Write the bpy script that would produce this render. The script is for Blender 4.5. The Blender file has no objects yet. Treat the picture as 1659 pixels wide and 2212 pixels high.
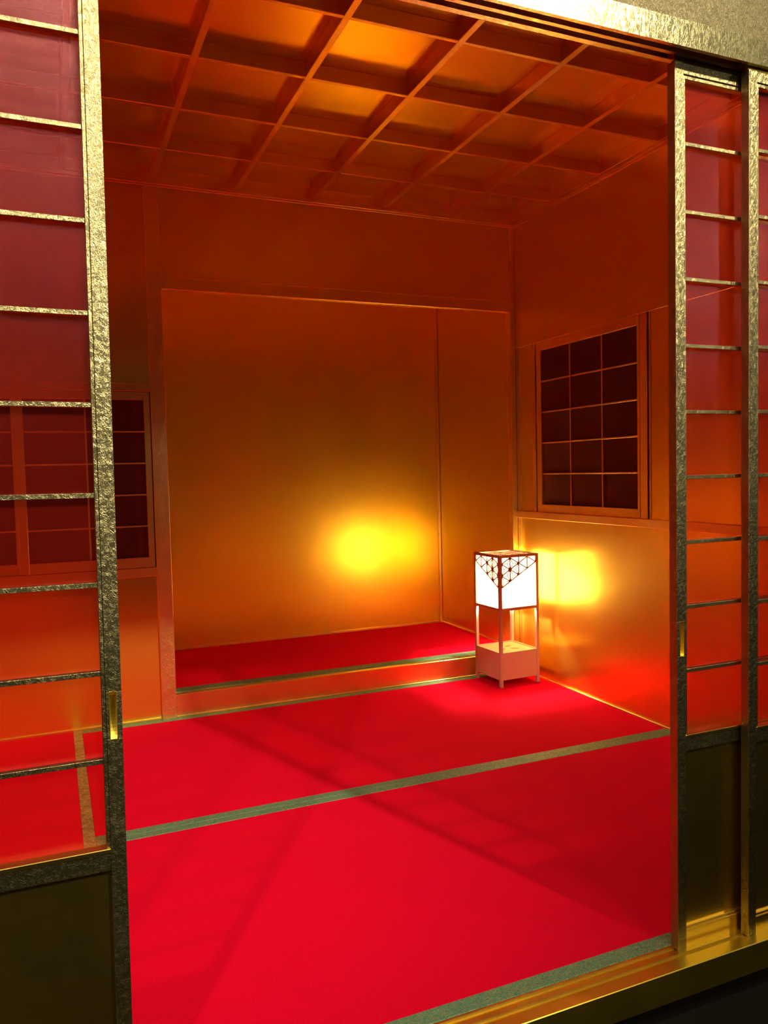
import bpy, bmesh, math
from mathutils import Vector, Matrix
C = bpy.context
COL = C.scene.collection

# ------------------------------------------------------------ camera
cam_d = bpy.data.cameras.new('camera'); cam = bpy.data.objects.new('camera', cam_d)
COL.objects.link(cam); C.scene.camera = cam
F = Vector((0.38943802, 0.91964493, -0.05090415))
R = Vector((0.92013975, -0.39091748, -0.02294274))
U = Vector((0.0409985, 0.03790416, 0.99843998))
M4 = Matrix(((R.x, U.x, -F.x, -1.8724), (R.y, U.y, -F.y, -1.1776), (R.z, U.z, -F.z, 0.885), (0, 0, 0, 1)))
cam.matrix_world = M4
cam_d.sensor_fit = 'VERTICAL'; cam_d.sensor_height = 36.0
cam_d.lens = 1695.47 / 2212 * 36.0
cam_d.clip_start = 0.02; cam_d.clip_end = 60

# ------------------------------------------------------------ view, world, lights
vs = C.scene.view_settings
C.scene.display_settings.display_device = 'sRGB'
vs.view_transform = 'Standard'; vs.look = 'None'; vs.gamma = 1.0; vs.exposure = 0.18
vs.use_curve_mapping = False
cy = C.scene.cycles
cy.max_bounces = 14; cy.diffuse_bounces = 6; cy.glossy_bounces = 10
cy.sample_clamp_indirect = 10.0; cy.transmission_bounces = 8; cy.transparent_max_bounces = 16
world = bpy.data.worlds.new('dark_gallery'); C.scene.world = world
world.use_nodes = True
world.node_tree.nodes['Background'].inputs[0].default_value = (1.0, 0.92, 0.65, 1)
world.node_tree.nodes['Background'].inputs[1].default_value = 0.030

def spot(name, loc, target, power, color, radius, size=100, blend=0.5):
    l = bpy.data.lights.new(name, 'SPOT'); l.energy = power; l.color = color
    l.shadow_soft_size = radius; l.spot_size = math.radians(size); l.spot_blend = blend
    o = bpy.data.objects.new(name, l); COL.objects.link(o)
    o.location = loc
    o.rotation_euler = (Vector(target) - Vector(loc)).to_track_quat('-Z', 'Y').to_euler()
    return o
WARM = (1.0, 0.93, 0.74)
spot('gallery_or_fill_spot', (0.05, -2.90, 3.45), (-2.35, 1.60, 0.0), 700, WARM, 0.07, 37, 1.0)
spot('gallery_or_fill_spot', (-3.20, -2.45, 3.55), (-0.7, 1.6, 0.0), 210, WARM, 0.07, 50, 1.0)
spot('gallery_or_fill_spot', (-0.80, -3.00, 4.05), (-1.75, 2.3, 0.0), 245, WARM, 0.50, 50, 1.0)  # added broad fill lamp, softens the floor shadows
spot('gallery_or_fill_spot', (-2.15, -3.0, 2.45), (-1.6, 0.0, 0.9), 17, (1.0, 0.92, 0.85), 0.10, 80, 0.8)
spot('gallery_or_fill_spot', (2.30, -3.2, 2.35), (-0.6, 0.0, 0.9), 32, (1.0, 0.92, 0.85), 0.12, 80, 0.8)

# ------------------------------------------------------------ materials
def nodes(name):
    m = bpy.data.materials.new(name); m.use_nodes = True
    nt = m.node_tree; nt.nodes.clear()
    out = nt.nodes.new('ShaderNodeOutputMaterial')
    return m, nt, out
def N(nt, t, **kw):
    n = nt.nodes.new(t)
    for k, v in kw.items():
        if k in n.inputs.keys(): n.inputs[k].default_value = v
        else: setattr(n, k, v)
    return n
def ramp(nt, src, stops):
    r = nt.nodes.new('ShaderNodeValToRGB'); e = r.color_ramp.elements
    while len(e) < len(stops): e.new(0.5)
    for i, (p, c) in enumerate(stops): e[i].position = p; e[i].color = (*c, 1)
    nt.links.new(src, r.inputs[0]); return r
def coords(nt, scale=(1, 1, 1)):
    tc = nt.nodes.new('ShaderNodeTexCoord'); mp = nt.nodes.new('ShaderNodeMapping')
    mp.inputs['Scale'].default_value = scale
    nt.links.new(tc.outputs['Object'], mp.inputs['Vector']); return mp.outputs[0]

def gold(name, color, rough, rvar=0.05, wrinkle=0.0, wscale=70, fine=0.05, stretch=(1, 1, .6), mottle=.1, haze=0.0):
    m, nt, out = nodes(name)
    p = N(nt, 'ShaderNodeBsdfPrincipled', Metallic=1.0)
    v = coords(nt); vst = coords(nt, stretch)
    n1 = N(nt, 'ShaderNodeTexNoise', Scale=9.0, Detail=6.0, Roughness=.65); nt.links.new(v, n1.inputs['Vector'])
    rr = N(nt, 'ShaderNodeMapRange'); rr.inputs['To Min'].default_value = rough - rvar; rr.inputs['To Max'].default_value = rough + rvar
    nt.links.new(n1.outputs[0], rr.inputs[0]); nt.links.new(rr.outputs[0], p.inputs['Roughness'])
    cr = ramp(nt, n1.outputs[0], [(.3, tuple(c * (1 - mottle) for c in color)), (.75, color)])
    nt.links.new(cr.outputs[0], p.inputs['Base Color'])
    n2 = N(nt, 'ShaderNodeTexNoise', Scale=420.0, Detail=2.0); nt.links.new(v, n2.inputs['Vector'])
    b1 = N(nt, 'ShaderNodeBump', Strength=fine, Distance=.0006); nt.links.new(n2.outputs[0], b1.inputs['Height'])
    last = b1
    if wrinkle > 0:
        vo = N(nt, 'ShaderNodeTexNoise', Scale=float(wscale), Detail=3.5, Roughness=.6, Distortion=1.6)
        nt.links.new(vst, vo.inputs['Vector'])
        ab = N(nt, 'ShaderNodeMath', operation='SUBTRACT'); nt.links.new(vo.outputs[0], ab.inputs[0]); ab.inputs[1].default_value = .5
        a2 = N(nt, 'ShaderNodeMath', operation='ABSOLUTE'); nt.links.new(ab.outputs[0], a2.inputs[0])
        mr = N(nt, 'ShaderNodeMapRange'); mr.inputs['From Max'].default_value = .09
        nt.links.new(a2.outputs[0], mr.inputs[0])
        b2 = N(nt, 'ShaderNodeBump', Strength=wrinkle, Distance=.0012)
        nt.links.new(mr.outputs[0], b2.inputs['Height']); nt.links.new(b1.outputs[0], b2.inputs['Normal']); last = b2
    nt.links.new(last.outputs[0], p.inputs['Normal'])
    if haze:
        q = N(nt, 'ShaderNodeBsdfPrincipled', Metallic=1.0, Roughness=.52)
        nt.links.new(cr.outputs[0], q.inputs['Base Color']); nt.links.new(last.outputs[0], q.inputs['Normal'])
        mx = N(nt, 'ShaderNodeMixShader', Fac=haze); nt.links.new(p.outputs[0], mx.inputs[1]); nt.links.new(q.outputs[0], mx.inputs[2])
        nt.links.new(mx.outputs[0], out.inputs[0])
    else: nt.links.new(p.outputs[0], out.inputs[0])
    return m
GC = (1.0, 0.72, 0.085); GT = (1.0, .70, .22)
M_wall = gold('smooth_gold_leaf', GC, .23, .015, mottle=.05, haze=.35)
M_alcove = gold('alcove_gold_leaf', (1.0, .67, .055), .30, .015, mottle=.05, haze=.3)
M_ceil = gold('ceiling_gold_leaf', GC, .25, .01, fine=.02, mottle=.03, haze=.2)
M_trim = gold('gold_trim_leaf', GT, .36, .05, wrinkle=.12, wscale=60)
M_post = gold('worn_gold_post_leaf', GT, .38, .06, wrinkle=.25, wscale=55)
GE = (.78, 0.66, 0.30)
M_face = gold('wrinkled_gold_leaf', (.44, .355, .155), .36, .07, wrinkle=.32, wscale=150, mottle=.2)
M_panel = gold('door_panel_gold_leaf', (1.0, .68, .12), .30, .04, fine=.1)
M_header = gold('header_gold_leaf', GE, .24, .05, wrinkle=.14, wscale=110)
M_outer = gold('outer_wall_gold_leaf', (.24, .19, .095), .60, .05, wrinkle=.5, wscale=120)
M_track = gold('track_gold_leaf', GC, .38, .05)

def diffuse(name, c1, c2, scale, rough=.9, detail=4, bump=0.0, stretch=(1, 1, 1), sheen=0.0, spec=.3):
    m, nt, out = nodes(name)
    p = N(nt, 'ShaderNodeBsdfPrincipled', Roughness=rough)
    p.inputs['Specular IOR Level'].default_value = spec
    if sheen: p.inputs['Sheen Weight'].default_value = sheen; p.inputs['Sheen Tint'].default_value = (1, .1, .12, 1)
    v = coords(nt, stretch)
    n1 = N(nt, 'ShaderNodeTexNoise', Scale=float(scale), Detail=float(detail)); nt.links.new(v, n1.inputs['Vector'])
    cr = ramp(nt, n1.outputs[0], [(.35, c1), (.65, c2)]); nt.links.new(cr.outputs[0], p.inputs['Base Color'])
    if bump:
        b = N(nt, 'ShaderNodeBump', Strength=bump, Distance=.001); nt.links.new(n1.outputs[0], b.inputs['Height']); nt.links.new(b.outputs[0], p.inputs['Normal'])
    nt.links.new(p.outputs[0], out.inputs[0]); return m
M_red = diffuse('scarlet_felt', (.78, .0015, .020), (.85, .002, .028), 260, 1.0, 3, .25, spec=.05)
M_base = diffuse('straw_core', (.30, .22, .10), (.36, .27, .13), 80)
M_dark = diffuse('black_gallery_floor', (.020, .015, .009), (.030, .022, .013), 300, .95)
M_black = diffuse('dark_backing', (.040, .013, .008), (.050, .016, .010), 5, .9, spec=.1)
M_wood = diffuse('pale_cedar', (.64, .38, .27), (.72, .44, .32), 40, .55, 5, .08, stretch=(1, 1, 9))
M_board = diffuse('pale_cedar_board', (.64, .38, .27), (.72, .44, .32), 40, .55, 5, .08, stretch=(1, 1, 14))
M_shelf = diffuse('honey_cedar', (.62, .40, .16), (.70, .46, .20), 30, .5, 5, .05, stretch=(6, 1, 1))
M_leaf = diffuse('brown_leaf_mark', (.30, .16, .05), (.34, .18, .06), 30, .6)
M_kumiko = diffuse('thin_lattice_cedar', (.28, .11, .05), (.34, .15, .07), 40, .6)

def brocade(name, cA, cB, cG, s=(1, 1, 1), scale=90):
    m, nt, out = nodes(name)
    v = coords(nt, s)
    vo = N(nt, 'ShaderNodeTexVoronoi', Scale=float(scale)); vo.feature = 'DISTANCE_TO_EDGE'; nt.links.new(v, vo.inputs['Vector'])
    no = N(nt, 'ShaderNodeTexNoise', Scale=float(scale * .5), Detail=5.0, Roughness=.7); nt.links.new(v, no.inputs['Vector'])
    base = ramp(nt, no.outputs[0], [(.40, cA), (.60, cB)])
    mk = N(nt, 'ShaderNodeMath', operation='LESS_THAN'); mk.inputs[1].default_value = .10; nt.links.new(vo.outputs[0], mk.inputs[0])
    mm = N(nt, 'ShaderNodeMath', operation='MULTIPLY'); nt.links.new(mk.outputs[0], mm.inputs[0]); nt.links.new(no.outputs[0], mm.inputs[1])
    mx = N(nt, 'ShaderNodeMix', data_type='RGBA'); nt.links.new(mm.outputs[0], mx.inputs['Factor'])
    nt.links.new(base.outputs[0], mx.inputs[6]); mx.inputs[7].default_value = (*cG, 1)
    p = N(nt, 'ShaderNodeBsdfPrincipled', Roughness=.6)
    nt.links.new(mx.outputs[2], p.inputs['Base Color']); nt.links.new(mm.outputs[0], p.inputs['Metallic'])
    b = N(nt, 'ShaderNodeBump', Strength=.6, Distance=.001); nt.links.new(vo.outputs[0], b.inputs['Height']); nt.links.new(b.outputs[0], p.inputs['Normal'])
    nt.links.new(p.outputs[0], out.inputs[0]); return m
M_green = brocade('green_brocade', (.05, .22, .12), (.10, .30, .16), (.62, .52, .20), (.8, 1.3, 1), 190)
M_goldbro = brocade('gold_brocade', (.20, .16, .05), (.40, .31, .10), (.90, .75, .35), (1, 2.2, 1), 60)

def gauze(name, tint, veil, fac, gloss, grough):
    m, nt, out = nodes(name)
    t = N(nt, 'ShaderNodeBsdfTransparent'); t.inputs[0].default_value = (*tint, 1)
    d = N(nt, 'ShaderNodeBsdfDiffuse'); d.inputs[0].default_value = (*veil, 1)
    tr = N(nt, 'ShaderNodeBsdfTranslucent'); tr.inputs[0].default_value = (*veil, 1)
    g = N(nt, 'ShaderNodeBsdfGlossy', Roughness=grough); g.inputs[0].default_value = (1, .50, .55, 1)
    v = coords(nt)
    w1 = N(nt, 'ShaderNodeTexNoise', Scale=1.0, Detail=4.0, Roughness=.7); nt.links.new(coords(nt, (900, 30, 30)), w1.inputs['Vector'])
    w2 = N(nt, 'ShaderNodeTexNoise', Scale=1.0, Detail=4.0, Roughness=.7); nt.links.new(coords(nt, (30, 30, 900)), w2.inputs['Vector'])
    ad = N(nt, 'ShaderNodeMath', operation='ADD'); nt.links.new(w1.outputs[0], ad.inputs[0]); nt.links.new(w2.outputs[0], ad.inputs[1])
    lo = N(nt, 'ShaderNodeTexNoise', Scale=7.0, Detail=2.0); nt.links.new(v, lo.inputs['Vector'])
    b0 = N(nt, 'ShaderNodeBump', Strength=.35, Distance=.006); nt.links.new(lo.outputs[0], b0.inputs['Height'])
    b = N(nt, 'ShaderNodeBump', Strength=.35, Distance=.0006); nt.links.new(ad.outputs[0], b.inputs['Height']); nt.links.new(b0.outputs[0], b.inputs['Normal'])
    nt.links.new(b.outputs[0], g.inputs['Normal'])
    m1 = N(nt, 'ShaderNodeMixShader', Fac=.5); nt.links.new(d.outputs[0], m1.inputs[1]); nt.links.new(tr.outputs[0], m1.inputs[2])
    m2 = N(nt, 'ShaderNodeMixShader', Fac=fac); nt.links.new(t.outputs[0], m2.inputs[1]); nt.links.new(m1.outputs[0], m2.inputs[2])
    m3 = N(nt, 'ShaderNodeMixShader', Fac=gloss); nt.links.new(m2.outputs[0], m3.inputs[1]); nt.links.new(g.outputs[0], m3.inputs[2])
    nt.links.new(m3.outputs[0], out.inputs[0]); return m
M_gauze = gauze('red_silk_gauze', (1.0, .82, .68), (.62, .030, .010), .10, .055, .10)
M_wgauze = gauze('dark_window_gauze', (.75, .40, .40), (.42, .16, .10), .40, .02, .35)

def paper():
    m, nt, out = nodes('lit_lantern_paper')
    e = N(nt, 'ShaderNodeEmission', Strength=1.2); e.inputs[0].default_value = (1, .90, .72, 1)
    d = N(nt, 'ShaderNodeBsdfDiffuse'); d.inputs[0].default_value = (.8, .76, .68, 1)
    t = N(nt, 'ShaderNodeBsdfTranslucent'); t.inputs[0].default_value = (.85, .80, .68, 1)
    mx = N(nt, 'ShaderNodeMixShader', Fac=.55); nt.links.new(d.outputs[0], mx.inputs[1]); nt.links.new(t.outputs[0], mx.inputs[2])
    a = N(nt, 'ShaderNodeAddShader'); nt.links.new(mx.outputs[0], a.inputs[0]); nt.links.new(e.outputs[0], a.inputs[1])
    nt.links.new(a.outputs[0], out.inputs[0]); return m
M_paper = paper()

# ------------------------------------------------------------ mesh helpers
def box(bm, x0, x1, y0, y1, z0, z1, bev=0.0008):
    t = bmesh.new()
    vs_ = [t.verts.new((x, y, z)) for x in (x0, x1) for y in (y0, y1) for z in (z0, z1)]
    for f in ((0, 1, 3, 2), (4, 6, 7, 5), (0, 4, 5, 1), (2, 3, 7, 6), (0, 2, 6, 4), (1, 5, 7, 3)):
        t.faces.new([vs_[i] for i in f])
    if bev:
        b = min(bev, .3 * min(abs(x1 - x0), abs(y1 - y0), abs(z1 - z0)))
        bmesh.ops.bevel(t, geom=t.edges[:], offset=b, segments=1, affect='EDGES', profile=.5)
    me = bpy.data.meshes.new('tmp'); t.to_mesh(me); t.free(); bm.from_mesh(me); bpy.data.meshes.remove(me)
def profile_x(bm, pts, x0, x1):
    """extrude a (y,z) outline along x"""
    a = [bm.verts.new((x0, y, z)) for y, z in pts]; b = [bm.verts.new((x1, y, z)) for y, z in pts]
    n = len(pts)
    for i in range(n): bm.faces.new((a[i], a[(i + 1) % n], b[(i + 1) % n], b[i]))
    bm.faces.new(a[::-1]); bm.faces.new(b)
def bar(bm, p, q, w, t, nrm):
    """flat strip from p to q, width w in plane, thickness t along nrm"""
    p = Vector(p); q = Vector(q); n = Vector(nrm).normalized(); d = (q - p).normalized(); s = d.cross(n)
    c = []
    for base in (p, q):
        for a in (-1, 1):
            for b in (0, 1): c.append(bm.verts.new(base + s * a * w / 2 + n * b * t))
    for f in ((0, 1, 3, 2), (4, 6, 7, 5), (0, 4, 5, 1), (2, 3, 7, 6), (0, 2, 6, 4), (1, 5, 7, 3)):
        bm.faces.new([c[i] for i in f])
def mk(name, bm, mat, parent=None, label=None):
    bmesh.ops.recalc_face_normals(bm, faces=bm.faces[:])
    me = bpy.data.meshes.new(name); bm.to_mesh(me); bm.free(); me.materials.append(mat)
    o = bpy.data.objects.new(name, me); COL.objects.link(o)
    if parent: o.parent = parent
    if label: o['label'] = label
    return o
def boxes(name, mat, lst, parent=None, label=None, bev=.0008):
    bm = bmesh.new()
    for b in lst: box(bm, *b, bev=bev)
    return mk(name, bm, mat, parent, label)
def empty(name, loc=(0, 0, 0)):
    o = bpy.data.objects.new(name, None); COL.objects.link(o); o.location = loc; o.empty_display_size = .1
    return o
def tag(o, label, cat, group=None, kind=None):
    o['label'] = label; o['category'] = cat
    if group: o['group'] = group
    if kind: o['kind'] = kind
    return o
S = 'structure'

# ------------------------------------------------------------ key dimensions
YB, HC = 1.7488, 1.9215            # back wall plane, top of walls
YT, ZT = 2.497, 0.0868             # alcove back wall and floor
XL_ROOM, X_TOKO = -2.71, -1.4788
ZCB, ZCP = 1.9335, 1.9735          # underside of ceiling bars, ceiling boards
YL = -0.0992                       # front face of inner sliding doors
YO = -0.1223                       # front face of outer sliding doors
HZ = 1.590                         # underside of header
ZTOP = 1.5835
# ------------------------------------------------------------ gallery ground and room base
tag(boxes('floor', M_dark, [(-9, 9, -9, 9, -.36, -.30)], bev=0), 'black gallery floor below the golden sill', 'floor', kind=S)
tag(boxes('trim_1', M_dark, [(-2.75, .05, -.10, 2.60, -.30, -.055)]), 'dark recessed plinth under the golden room', 'plinth', kind=S)

# ------------------------------------------------------------ sill with two tracks
bm = bmesh.new()
profile_x(bm, [(-.1431, -.054), (-.1431, -.0012), (-.1419, 0), (-.1195, 0), (-.1180, -.0035), (-.1095, -.0035), (-.1080, 0),
               (-.0975, 0), (-.0960, -.0035), (-.0880, -.0035), (-.0865, 0), (-.0822, 0), (-.0822, -.054)], -2.74, .04)
tag(mk('trim_2', bm, M_track), 'grooved golden door sill along the front edge of the red floor', 'sill', kind=S)

# ------------------------------------------------------------ header with two tracks and wall above it
bm = bmesh.new()
Z2 = HZ + .020
profile_x(bm, [(-.1290, 1.6340), (-.1290, HZ), (-.1215, HZ), (-.1215, Z2), (-.1085, Z2), (-.1085, HZ), (-.1005, HZ), (-.1005, Z2),
               (-.0870, Z2), (-.0870, HZ), (-.0760, HZ), (-.0760, 1.6340)], -2.74, .04)
tag(mk('trim_3', bm, M_header), 'wide golden header beam above the sliding doors, gleaming under a spotlight', 'header', kind=S)
tag(boxes('wall_front', M_outer, [(-2.74, .04, -.122, -.080, 1.634, 2.30)]), 'textured dull gold wall above the header beam', 'wall', kind=S)

# ------------------------------------------------------------ sliding doors
def door(name, x_near, y, side, label, width=.645, tilt=0.0, cat='door', pull=True):
    """side=+1: the visible stile is at the left and the door runs to +x; -1 mirrored"""
    root = empty(name, (x_near, y, .9)); root.rotation_euler = (0, tilt, 0)
    tag(root, label, cat, kind=S)
    zz = -.9
    def X(a, b): return (min(a * side, b * side), max(a * side, b * side))
    T = .0185
    PZ0, PZ1, PA, PB = .5415, .6045, .0065, .0155
    st = .0195 if side > 0 else .0195
    il = .0250
    for k, (a, b) in enumerate(((0, st), (width - st, width))):
        if k == 0 and pull:
            lst = [(*X(a, b), 0, T, -.0015 + zz, PZ0 + zz), (*X(a, b), 0, T, PZ1 + zz, ZTOP + zz),
                   (*X(a, PA), 0, T, PZ0 + zz, PZ1 + zz), (*X(PB, b), 0, T, PZ0 + zz, PZ1 + zz)]
            boxes('stile', M_face, lst, root, bev=.0003)
        else: boxes('stile', M_face, [(*X(a, b), 0, T, -.0015 + zz, ZTOP + zz)], root)
    # inner lattice frame, a hair behind the stiles
    boxes('lattice_frame', M_face, [(*X(st, il), .0015, .014, .396 + zz, 1.562 + zz), (*X(width - il, width - st), .0015, .014, .396 + zz, 1.562 + zz),
                                    (*X(il, width - il), .0015, .014, 1.5555 + zz, 1.562 + zz)], root)
    boxes('rail', M_face, [(*X(st, width - st), .0008, T - .001, 1.5635 + zz, ZTOP - .001 + zz)], root)
    boxes('rail', M_face, [(*X(st, width - st), .0008, T - .001, .366 + zz, .3905 + zz)], root)
    boxes('rail', M_panel, [(*X(st, width - st), .0008, T - .001, -.001 + zz, .0335 + zz)], root)
    boxes('bead', M_panel, [(*X(st, width - st), -.001, T - .002, .3905 + zz, .3962 + zz)], root)
    boxes('bead', M_panel, [(*X(st, width - st), .003, T - .002, .0335 + zz, .0385 + zz)], root)
    for i in range(1, 10):
        z = .3962 + i * .1167 + zz
        boxes('lattice_bar', M_face, [(*X(il, width - il), .0025, .0125, z - .0033, z + .0033)], root, bev=.0005)
    boxes('lower_panel', M_panel, [(*X(st - .002, width - st + .002), .0075, .0125, .03 + zz, .37 + zz)], root)
    g = bmesh.new(); x0, x1 = X(st, width - st)
    box(g, x0, x1, .0128, .0134, .392 + zz, 1.566 + zz, bev=0)
    mk('gauze_panel', g, M_gauze, root, 'sheer red silk gauze')
    boxes('top_tongue', M_track, [(*X(.002, width - .002), .0045, .0125, ZTOP + zz, ZTOP + .018 + zz)], root)
    # recessed finger pull let into the near stile
    if not pull: return root
    p = bmesh.new(); a, b = X(PA, PB); n = 14; rows = []
    for i in range(n + 1):
        t = i / n; z = PZ0 + t * (PZ1 - PZ0) + zz
        rows.append([p.verts.new((a + (b - a) * u, .0004 + .0095 * math.sin(math.pi * t) ** .7 * (1 - .0 * u), z)) for u in (0, 1)])
    for i in range(n): p.faces.new((rows[i][0], rows[i][1], rows[i + 1][1], rows[i + 1][0]))
    for q in ((a - .0006, a + .0003, -.0006, .012, PZ0 + zz, PZ1 + zz), (b - .0003, b + .0006, -.0006, .012, PZ0 + zz, PZ1 + zz),
              (a, b, -.0006, .002, PZ0 - .0006 + zz, PZ0 + .0004 + zz), (a, b, -.0006, .002, PZ1 - .0004 + zz, PZ1 + .0006 + zz)):
        box(p, *q, bev=0)
    mk('finger_pull', p, M_track, root, 'smooth bright gold recessed pull')
    return root
door('door_1', -1.7958, YL, -1, 'golden lattice sliding door with red gauze at the left of the opening', tilt=.0065)
door('door_2', -.8518, YL, 1, 'golden lattice sliding door with red gauze bordering the opening on the right')
door('door_3', -.7035, YO, 1, 'golden lattice sliding door cut off by the right edge of the photo', pull=False)
door('door_4', -2.02, YO, -1, 'golden lattice sliding door outside the left door, beyond the photo edge', width=.60, pull=False)

# ------------------------------------------------------------ mats
def mat_thing(label, red, borders, bmat, z0, z1, blabel, group):
    """borders: boxes (x0,x1,y0,y1)"""
    cx, cy_ = (red[0] + red[1]) / 2, (red[2] + red[3]) / 2
    r = empty('tatami_mat', (cx, cy_, z0)); tag(r, label, 'mat', group)
    def loc(q): return (q[0] - cx, q[1] - cx, q[2] - cy_, q[3] - cy_)
    allb = [red] + borders
    ax0 = min(q[0] for q in allb); ax1 = max(q[1] for q in allb); ay0 = min(q[2] for q in allb); ay1 = max(q[3] for q in allb)
    boxes('mat_core', M_base, [(*loc((ax0, ax1, ay0, ay1)), 0, z1 - z0 - .006)], r, bev=0)
    boxes('felt_cover', M_red, [(*loc(red), z1 - z0 - .006, z1 - z0)], r, 'scarlet felt cover', bev=.001)
    for q in borders:
        boxes('border', bmat, [(*loc(q), z1 - z0 - .006, z1 - z0 + .0006)], r, blabel, bev=.0006)
    return r
G1 = 'red felt mats covering the room floor'
XM = -1.8063
mat_thing('red felt mat nearest the grooved golden sill, edged in green', (XM, 0, -.0495, .7993), [(XM, 0, -.0815, -.0495), (XM, 0, .7993, .8281)], M_green, -.05, 0, 'green brocade border', G1)
mat_thing('red felt mat on which the lantern stands, edged in green', (XM, 0, .8570, 1.715), [(XM, 0, .8283, .8570), (XM, 0, 1.715, YB - .001)], M_green, -.05, 0, 'green brocade border', G1)
mat_thing('red felt mat seen through the left door gauze, edged in gold', (XL_ROOM, -1.8347, -.0815, YB - .001), [(-1.8347, XM - .0002, -.0815, YB - .001)], M_goldbro, -.05, 0, 'gold brocade border', G1)
mat_thing('red felt mat raised on the step inside the back alcove', (X_TOKO, 0, 1.832, YT), [(X_TOKO, 0, 1.7790, 1.832)], M_green, .04, ZT, 'green brocade border', None)

# ------------------------------------------------------------ alcove (behind the back wall plane)
tag(boxes('trim_4', M_trim, [(X_TOKO, 0, YB - .001, 1.7788, -.05, .0845), (X_TOKO, -.001, YB - .004, YB - .001, .0005, .006)], bev=.0014), 'golden step board across the front of the raised alcove', 'step', kind=S)
tag(boxes('wall_back', M_wall, [
    (X_TOKO, -.0245, YB + .0015, YB + .02, 1.6035, HC + .02),    # panel over the lintel
    (XL_ROOM, -1.5315, YB + .008, YB + .03, 1.2192, HC + .02),   # upper left panel
    (XL_ROOM, -1.5315, YB + .008, YB + .03, -.05, .5249),        # lower left panel
    (-2.71, -2.42, YB + .010, YB + .03, .52, 1.23),              # left of the window
], bev=.0006), 'smooth gold back wall above and left of the tall alcove', 'wall', kind=S)
tag(boxes('trim_5', M_trim, [(-.0135, 0, YT - .012, YT, ZT, 1.90)], bev=.001), 'slim gold corner strip at the back right of the alcove', 'trim', kind=S)
tag(boxes('trim_6', M_trim, [(-1.53, -.0135, YT - .006, YT, ZT, ZT + .009), (-.006, 0, YB + .03, YT - .012, ZT, ZT + .009)], bev=.001), 'narrow gold strip along the foot of the alcove walls', 'trim', kind=S)
tag(boxes('wall_alcove', M_alcove, [(-1.56, .03, YT, YT + .03, .03, 1.95)], bev=0), 'smooth gold rear wall of the alcove glowing with the reflected lantern', 'wall', kind=S)
tag(boxes('wall_alcove_left', M_wall, [(-1.56, -1.53, YB + .03, YT, .0, 1.95)], bev=0), 'gold left side wall of the alcove hidden behind the pillar', 'wall', kind=S)
tag(boxes('ceiling_alcove', M_wall, [(-1.53, 0, YB + .03, YT, 1.90, 1.93)], bev=0), 'plain gold ceiling inside the alcove', 'ceiling', kind=S)
# ------------------------------------------------------------ posts and lintels
tag(boxes('trim_7', M_post, [(-1.5315, X_TOKO, YB - .004, YB + .05, -.05, HC + .012)], bev=.0015), 'broad gold pillar at the left edge of the alcove', 'pillar', kind=S)
tag(boxes('trim_8', M_trim, [(X_TOKO, -.0245, YB - .001, YB + .028, 1.5582, 1.6030)], bev=.0014), 'gold lintel across the top of the alcove', 'lintel', kind=S)
tag(boxes('trim_9', M_trim, [(-.0245, -.0008, YB - .003, YB + .03, 0, HC + .012)], bev=.0012), 'slim gold corner post beside the right wall', 'post', kind=S)
tag(boxes('trim_10', M_trim, [(XL_ROOM, -1.5315, YB - .0005, YB + .03, 1.1915, 1.2192)], bev=.001), 'gold lintel above the window left of the pillar', 'lintel', kind=S)
tag(boxes('trim_11', M_trim, [(XL_ROOM, -1.5315, YB - .0035, YB + .03, .5270, .5600)], bev=.001), 'gold sill below the window left of the pillar', 'sill', kind=S)
# crown moulding
tag(boxes('trim_12', M_trim, [(XL_ROOM, 0, YB - .010, YB + .02, HC, ZCB - .0005), (XL_ROOM, 0, YB - .0045, YB + .02, HC - .006, HC)], bev=.001), 'gold cornice strip where the back wall meets the coffered ceiling', 'moulding', kind=S)
tag(boxes('trim_13', M_trim, [(-.010, .02, -.076, YB - .010, HC, ZCB - .0005), (-.0045, .02, -.076, YB - .0045, HC - .006, HC)], bev=.001), 'gold cornice strip where the right wall meets the coffered ceiling', 'moulding', kind=S)

# ------------------------------------------------------------ right wall (room side at x=0)
tag(boxes('wall_right', M_wall, [
    (0, .03, -.10, YB, 1.4045, HC + .02),                   # upper panel
    (.006, .03, -.10, YB, -.05, .6747),                     # lower panel
    (.006, .03, 1.625, YB - .0265, .7032, 1.4045),          # panel left of window
    (.004, .03, -.10, .9205, .7032, 1.4045),                # panel right of window
    (.002, .03, YB, YT + .03, -.05, 1.95),                  # alcove side wall
    (.06, .08, -.10, YB, -.05, 2.0),                        # outer skin
], bev=.0008), 'smooth gold right wall mirroring the glowing lantern', 'wall', kind=S)
tag(boxes('trim_14', M_trim, [(-.008, .03, -.10, YB - .001, .6747, .7032)], bev=.001), 'gold sill running below the right wall window', 'sill', kind=S)
tag(boxes('trim_15', M_trim, [(.000, .03, 1.602, 1.625, .7032, 1.4045), (0.001, .03, YB - .0265, YB - .003, .7032, 1.4045),
                             (0.001, .03, YB - .0265, YB - .003, -.04, .6747)], bev=.001), 'narrow gold uprights between the right window and corner', 'upright', kind=S)
tag(boxes('baseboard_right', M_trim, [(-.002, .006, -.08, YB - .03, -.04, .007)], bev=.001), 'thin gold strip at the foot of the right wall', 'baseboard', kind=S)
# left wall (behind the left door, faintly mirrored by the gold)
tag(boxes('wall_left', M_wall, [(XL_ROOM - .03, XL_ROOM, -.12, YB + .03, -.05, 2.0)]), 'smooth gold left wall', 'wall', kind=S)
tag(boxes('baseboard_back', M_trim, [(XL_ROOM, -1.5315, YB + .001, YB + .008, -.04, .006)], bev=.001), 'thin gold strip at the foot of the back wall', 'baseboard', kind=S)

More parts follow.
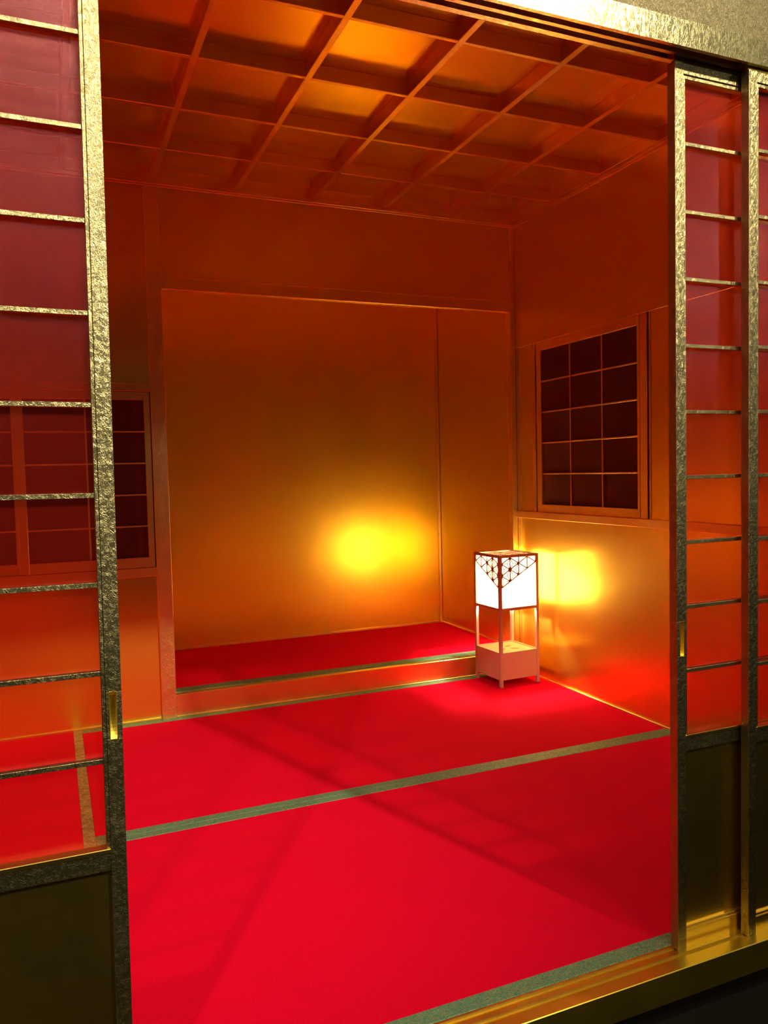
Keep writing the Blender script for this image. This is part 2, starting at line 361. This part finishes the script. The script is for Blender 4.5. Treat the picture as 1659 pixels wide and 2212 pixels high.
def window(name, label, axis, a0, a1, z0, z1, g0, g1, gz0, gz1, cols, plane, depth, muntin=.0056, strips=True):
    """axis 'x': leaf lies in a y=plane wall, 'y': leaf lies in an x=plane wall. depth sign points away from room"""
    root = empty(name, (0, 0, 0)); tag(root, label, 'window', kind=S)
    sg = 1 if depth > 0 else -1
    def B(p0, p1, d0, d1, q0, q1):
        lo, hi = plane + d0, plane + d1
        return (min(p0, p1), max(p0, p1), lo, hi, q0, q1) if axis == 'x' else (lo, hi, min(p0, p1), max(p0, p1), q0, q1)
    T = .014
    f = boxes('window_frame', M_trim, [B(a0, g0, 0, T, z0, z1), B(g1, a1, 0, T, z0, z1), B(g0, g1, .0003, T, z0, gz0), B(g0, g1, .0003, T, gz1, z1)], root, bev=.0009)
    for i in range(1, cols):
        p = g0 + (g1 - g0) * i / cols
        boxes('muntin', M_trim, [B(p - muntin / 2, p + muntin / 2, .003, .010, gz0, gz1)], root, bev=.0006)
    for j in range(1, 5):
        z = gz0 + (gz1 - gz0) * j / 5
        boxes('muntin', M_trim, [B(g0, g1, .0026, .0096, z - muntin / 2, z + muntin / 2)], root, bev=.0006)
    boxes('pane', M_wgauze, [B(g0, g1, .0105, .0110, gz0, gz1)], root, 'dark red-brown gauze pane', bev=0)
    boxes('backing', M_black, [B(a0, a1, .042, .046, z0, z1)], root, bev=0)
    return root, B
w, B = window('window_1', 'dark gridded window in the right wall above the lantern', 'y', .9747, 1.5950, .7036, 1.4040, .9863, 1.5620, .7361, 1.3681, 3, .001, 1)
for a, b in ((1.557, 1.534), (1.363, 1.351), (1.170, 1.157)):
    boxes('rear_bar', M_trim, [B(b - .004, a - .004, .020, .028, .72, 1.39)], w)
boxes('jamb', M_trim, [B(.938, .9735, .001, .014, .7034, 1.4042)], w, bev=.001)
boxes('jamb', M_trim, [B(.9215, .9290, .001, .014, .7034, 1.4042)], w, bev=.001)
w, B = window('window_2', 'dark gridded window leaf beside the pillar, half hidden by the left door', 'x', -1.9780, -1.5355, .5610, 1.1900, -1.9500, -1.5557, .5977, 1.1614, 2, YB + .001, 1)
boxes('rear_bar', M_trim, [B(-1.590, -1.572, .022, .030, .58, 1.17)], w)
w, B = window('window_3', 'dark gridded window leaf seen through red gauze at the left photo edge', 'x', -2.418, -1.9600, .5610, 1.1900, -2.388, -1.9880, .5977, 1.1614, 2, YB + .0160, 1)

# ------------------------------------------------------------ coffered ceiling
ceil = boxes('ceiling', M_ceil, [(XL_ROOM, .03, -.10, YB + .02, ZCP, ZCP + .03)], bev=0)
tag(ceil, 'coffered gold leaf ceiling of square panels', 'ceiling', kind=S)
for k in range(0, 10):
    x = -.0065 - k * .298
    if k == 0: lst = (-.016, .006)
    else: lst = (x - .0092, x + .0092)
    boxes('ceiling_bar', M_trim, [(*lst, -.10, YB + .014, ZCB, ZCP)], ceil, bev=.0012)
for j in range(0, 7):
    y = 1.7608 - j * .2987
    h = .0065
    c0 = (y - .0215, y) if j == 0 else (y - h, y + h)
    boxes('ceiling_bar', M_trim, [(XL_ROOM, 0, *c0, ZCB + .0006, ZCP)], ceil, bev=.0012)

# ------------------------------------------------------------ lantern
LA = .0416; W = .1918; LH = .5378
lan = empty('floor_lantern', (-.2300, 1.5288, 0)); lan.rotation_euler = (0, 0, LA)
tag(lan, 'square cedar lantern with glowing white paper shade standing on the red mat', 'lantern')
P = .0125
for (a, b) in ((0, 0), (W - P, 0), (0, W - P), (W - P, W - P)):
    boxes('post', M_wood, [(a, a + P, b, b + P, .0007, LH - .0105)], lan, bev=.0006)
ZR0, ZR1 = .3120, .3235
def ring(name, z0, z1, mat, inset=0.0, t=P):
    i = inset
    return boxes(name, mat, [(i, W - i, i, i + t, z0, z1), (i, W - i, W - i - t, W - i, z0, z1), (i, i + t, i + t, W - i - t, z0, z1), (W - i - t, W - i, i + t, W - i - t, z0, z1)], lan, bev=.0006)
ring('top_frame', LH - .0105, LH, M_wood, 0, .011)
ring('shade_rail', ZR0, ZR1, M_wood, .0006, .0115)
# paper panels
s0 = .0055
pz0, pz1 = ZR1 - .001, LH - .0105
for (q, nm) in (((P, W - P, s0, s0 + .0008), 0), ((P, W - P, W - s0 - .0008, W - s0), 0), ((s0, s0 + .0008, P, W - P), 0), ((W - s0 - .0008, W - s0, P, W - P), 0)):
    boxes('paper_panel', M_paper, [(*q, pz0, pz1)], lan, 'glowing white paper', bev=0)
# top: paper with a lattice over it
boxes('top_panel', M_paper, [(.010, W - .010, .010, W - .010, LH - .0075, LH - .0067)], lan, 'glowing paper top', bev=0)
# kumiko lattice, asanoha pattern narrowing away from the front corner
aW = (W - 2 * P) / 4; dv = aW * math.tan(math.radians(30))
def pattern(fn, bm, n, inside, star, wthick, depth, nrm):
    segs = set(); tris = []
    def ok(i, j): return inside(i, j)
    for i in range(0, n + 1):
        for j in range(-1, 20):
            if (i + j) % 2 == 0: continue
            v = (i, j)
            for (di, dj) in ((1, 1), (1, -1), (0, 2)):
                w_ = (i + di, j + dj)
                if w_[0] <= n and ok(*v) and ok(*w_): segs.add((v, w_))
            for t in ((v, (i + 1, j + 1), (i + 1, j - 1)), (v, (i + 1, j + 1), (i, j + 2))):
                if all(x[0] <= n and ok(*x) for x in t): tris.append(t)
    for a, b in segs:
        # clamp to the panel top
        a = [a[0], a[1]]; b = [b[0], b[1]]
        for p_, o_ in ((a, b), (b, a)):
            if p_[1] < 0:
                t = (0 - o_[1]) / (p_[1] - o_[1]); p_[0] = o_[0] + (p_[0] - o_[0]) * t; p_[1] = 0
        if abs(a[0] - b[0]) + abs(a[1] - b[1]) > .05: bar(bm, fn(*a), fn(*b), wthick, depth, nrm)
    for t in tris:
        if not star(t): continue
        c = (sum(x[0] for x in t) / 3, sum(x[1] for x in t) / 3)
        if min(x[1] for x in t) < 0: continue
        for x in t: bar(bm, fn(*c), fn(*x), wthick * .6, depth * .8, nrm)
ins = lambda i, j: j <= 5 - i
star = lambda t: max(x[0] for x in t) <= 2
bm = bmesh.new(); pattern(lambda i, j: (P + i * aW, s0 - .0003, pz1 - j * dv), bm, 4, ins, star, .0042, .0035, (0, -1, 0))
mk('asanoha_lattice', bm, M_kumiko, lan, 'thin brown hemp-leaf lattice')
bm = bmesh.new(); pattern(lambda i, j: (s0 - .0003, P + i * aW, pz1 - j * dv), bm, 4, ins, star, .0042, .0035, (-1, 0, 0))
mk('asanoha_lattice', bm, M_kumiko, lan, 'thin brown hemp-leaf lattice')
bm = bmesh.new(); pattern(lambda i, j: (.0125 + i * aW, .013 + j * dv, LH - .0066), bm, 4, lambda i, j: -1 <= j <= 7, lambda t: True, .0030, .0028, (0, 0, 1))
mk('asanoha_lattice', bm, M_kumiko, lan, 'hemp-leaf lattice over the top')
# box at the bottom
bz0, bz1 = .0299, .1415
for q in ((P, W - P, .0015, .0095), (P, W - P, W - .0095, W - .0015), (.0015, .0095, P, W - P), (W - .0095, W - .0015, P, W - P)):
    boxes('box_side', M_board, [(*q, bz0, bz1)], lan, bev=.0006)
boxes('box_bottom', M_board, [(.0095, W - .0095, .0095, W - .0095, bz0, bz0 + .006)], lan)
boxes('box_lid', M_shelf, [(.0095, W - .0095, .0095, W - .0095, bz1 - .010, bz1 - .004)], lan, 'honey coloured lid board')
def leafshape(cx, cy_, ang, L, Wd):
    bm = bmesh.new(); top = []; pts = []
    for s in (1, -1):
        rng = range(0, 11) if s > 0 else range(9, 0, -1)
        for i in rng:
            t = i / 10; u = (t - .5) * L; v = s * Wd / 2 * math.sin(math.pi * t) ** .8
            pts.append((cx + u * math.cos(ang) - v * math.sin(ang), cy_ + u * math.sin(ang) + v * math.cos(ang)))
    f = bm.faces.new([bm.verts.new((x, y, bz1 - .0040)) for x, y in pts])
    r = bmesh.ops.extrude_face_region(bm, geom=[f])
    bmesh.ops.translate(bm, verts=[g for g in r['geom'] if isinstance(g, bmesh.types.BMVert)], vec=(0, 0, .0006))
    return mk('leaf_mark', bm, M_leaf, lan, 'darker leaf-shaped mark')
leafshape(.115, .118, .35, .042, .018); leafshape(.118, .070, -.55, .040, .017); leafshape(.070, .082, .9, .036, .015)  # three thin, darker leaf shapes on top of the lid board
boxes('bulb_block_board', M_wood, [(.030, W - .030, .030, W - .030, ZR0 + .001, ZR0 + .004)], lan, bev=0)  # added opaque board, keeps direct bulb light off the lid
# bulb on a small holder inside the shade
boxes('bulb_holder', M_wood, [(P, W - P, W / 2 - .006, W / 2 + .006, ZR0 + .0042, ZR0 + .011)], lan)
bl = bpy.data.lights.new('lantern_bulb', 'POINT'); bl.energy = 40; bl.color = (1.0, .90, .66); bl.shadow_soft_size = .028
bo = bpy.data.objects.new('lantern_bulb', bl); COL.objects.link(bo); bo.parent = lan; bo.location = (W / 2, W / 2, .412)
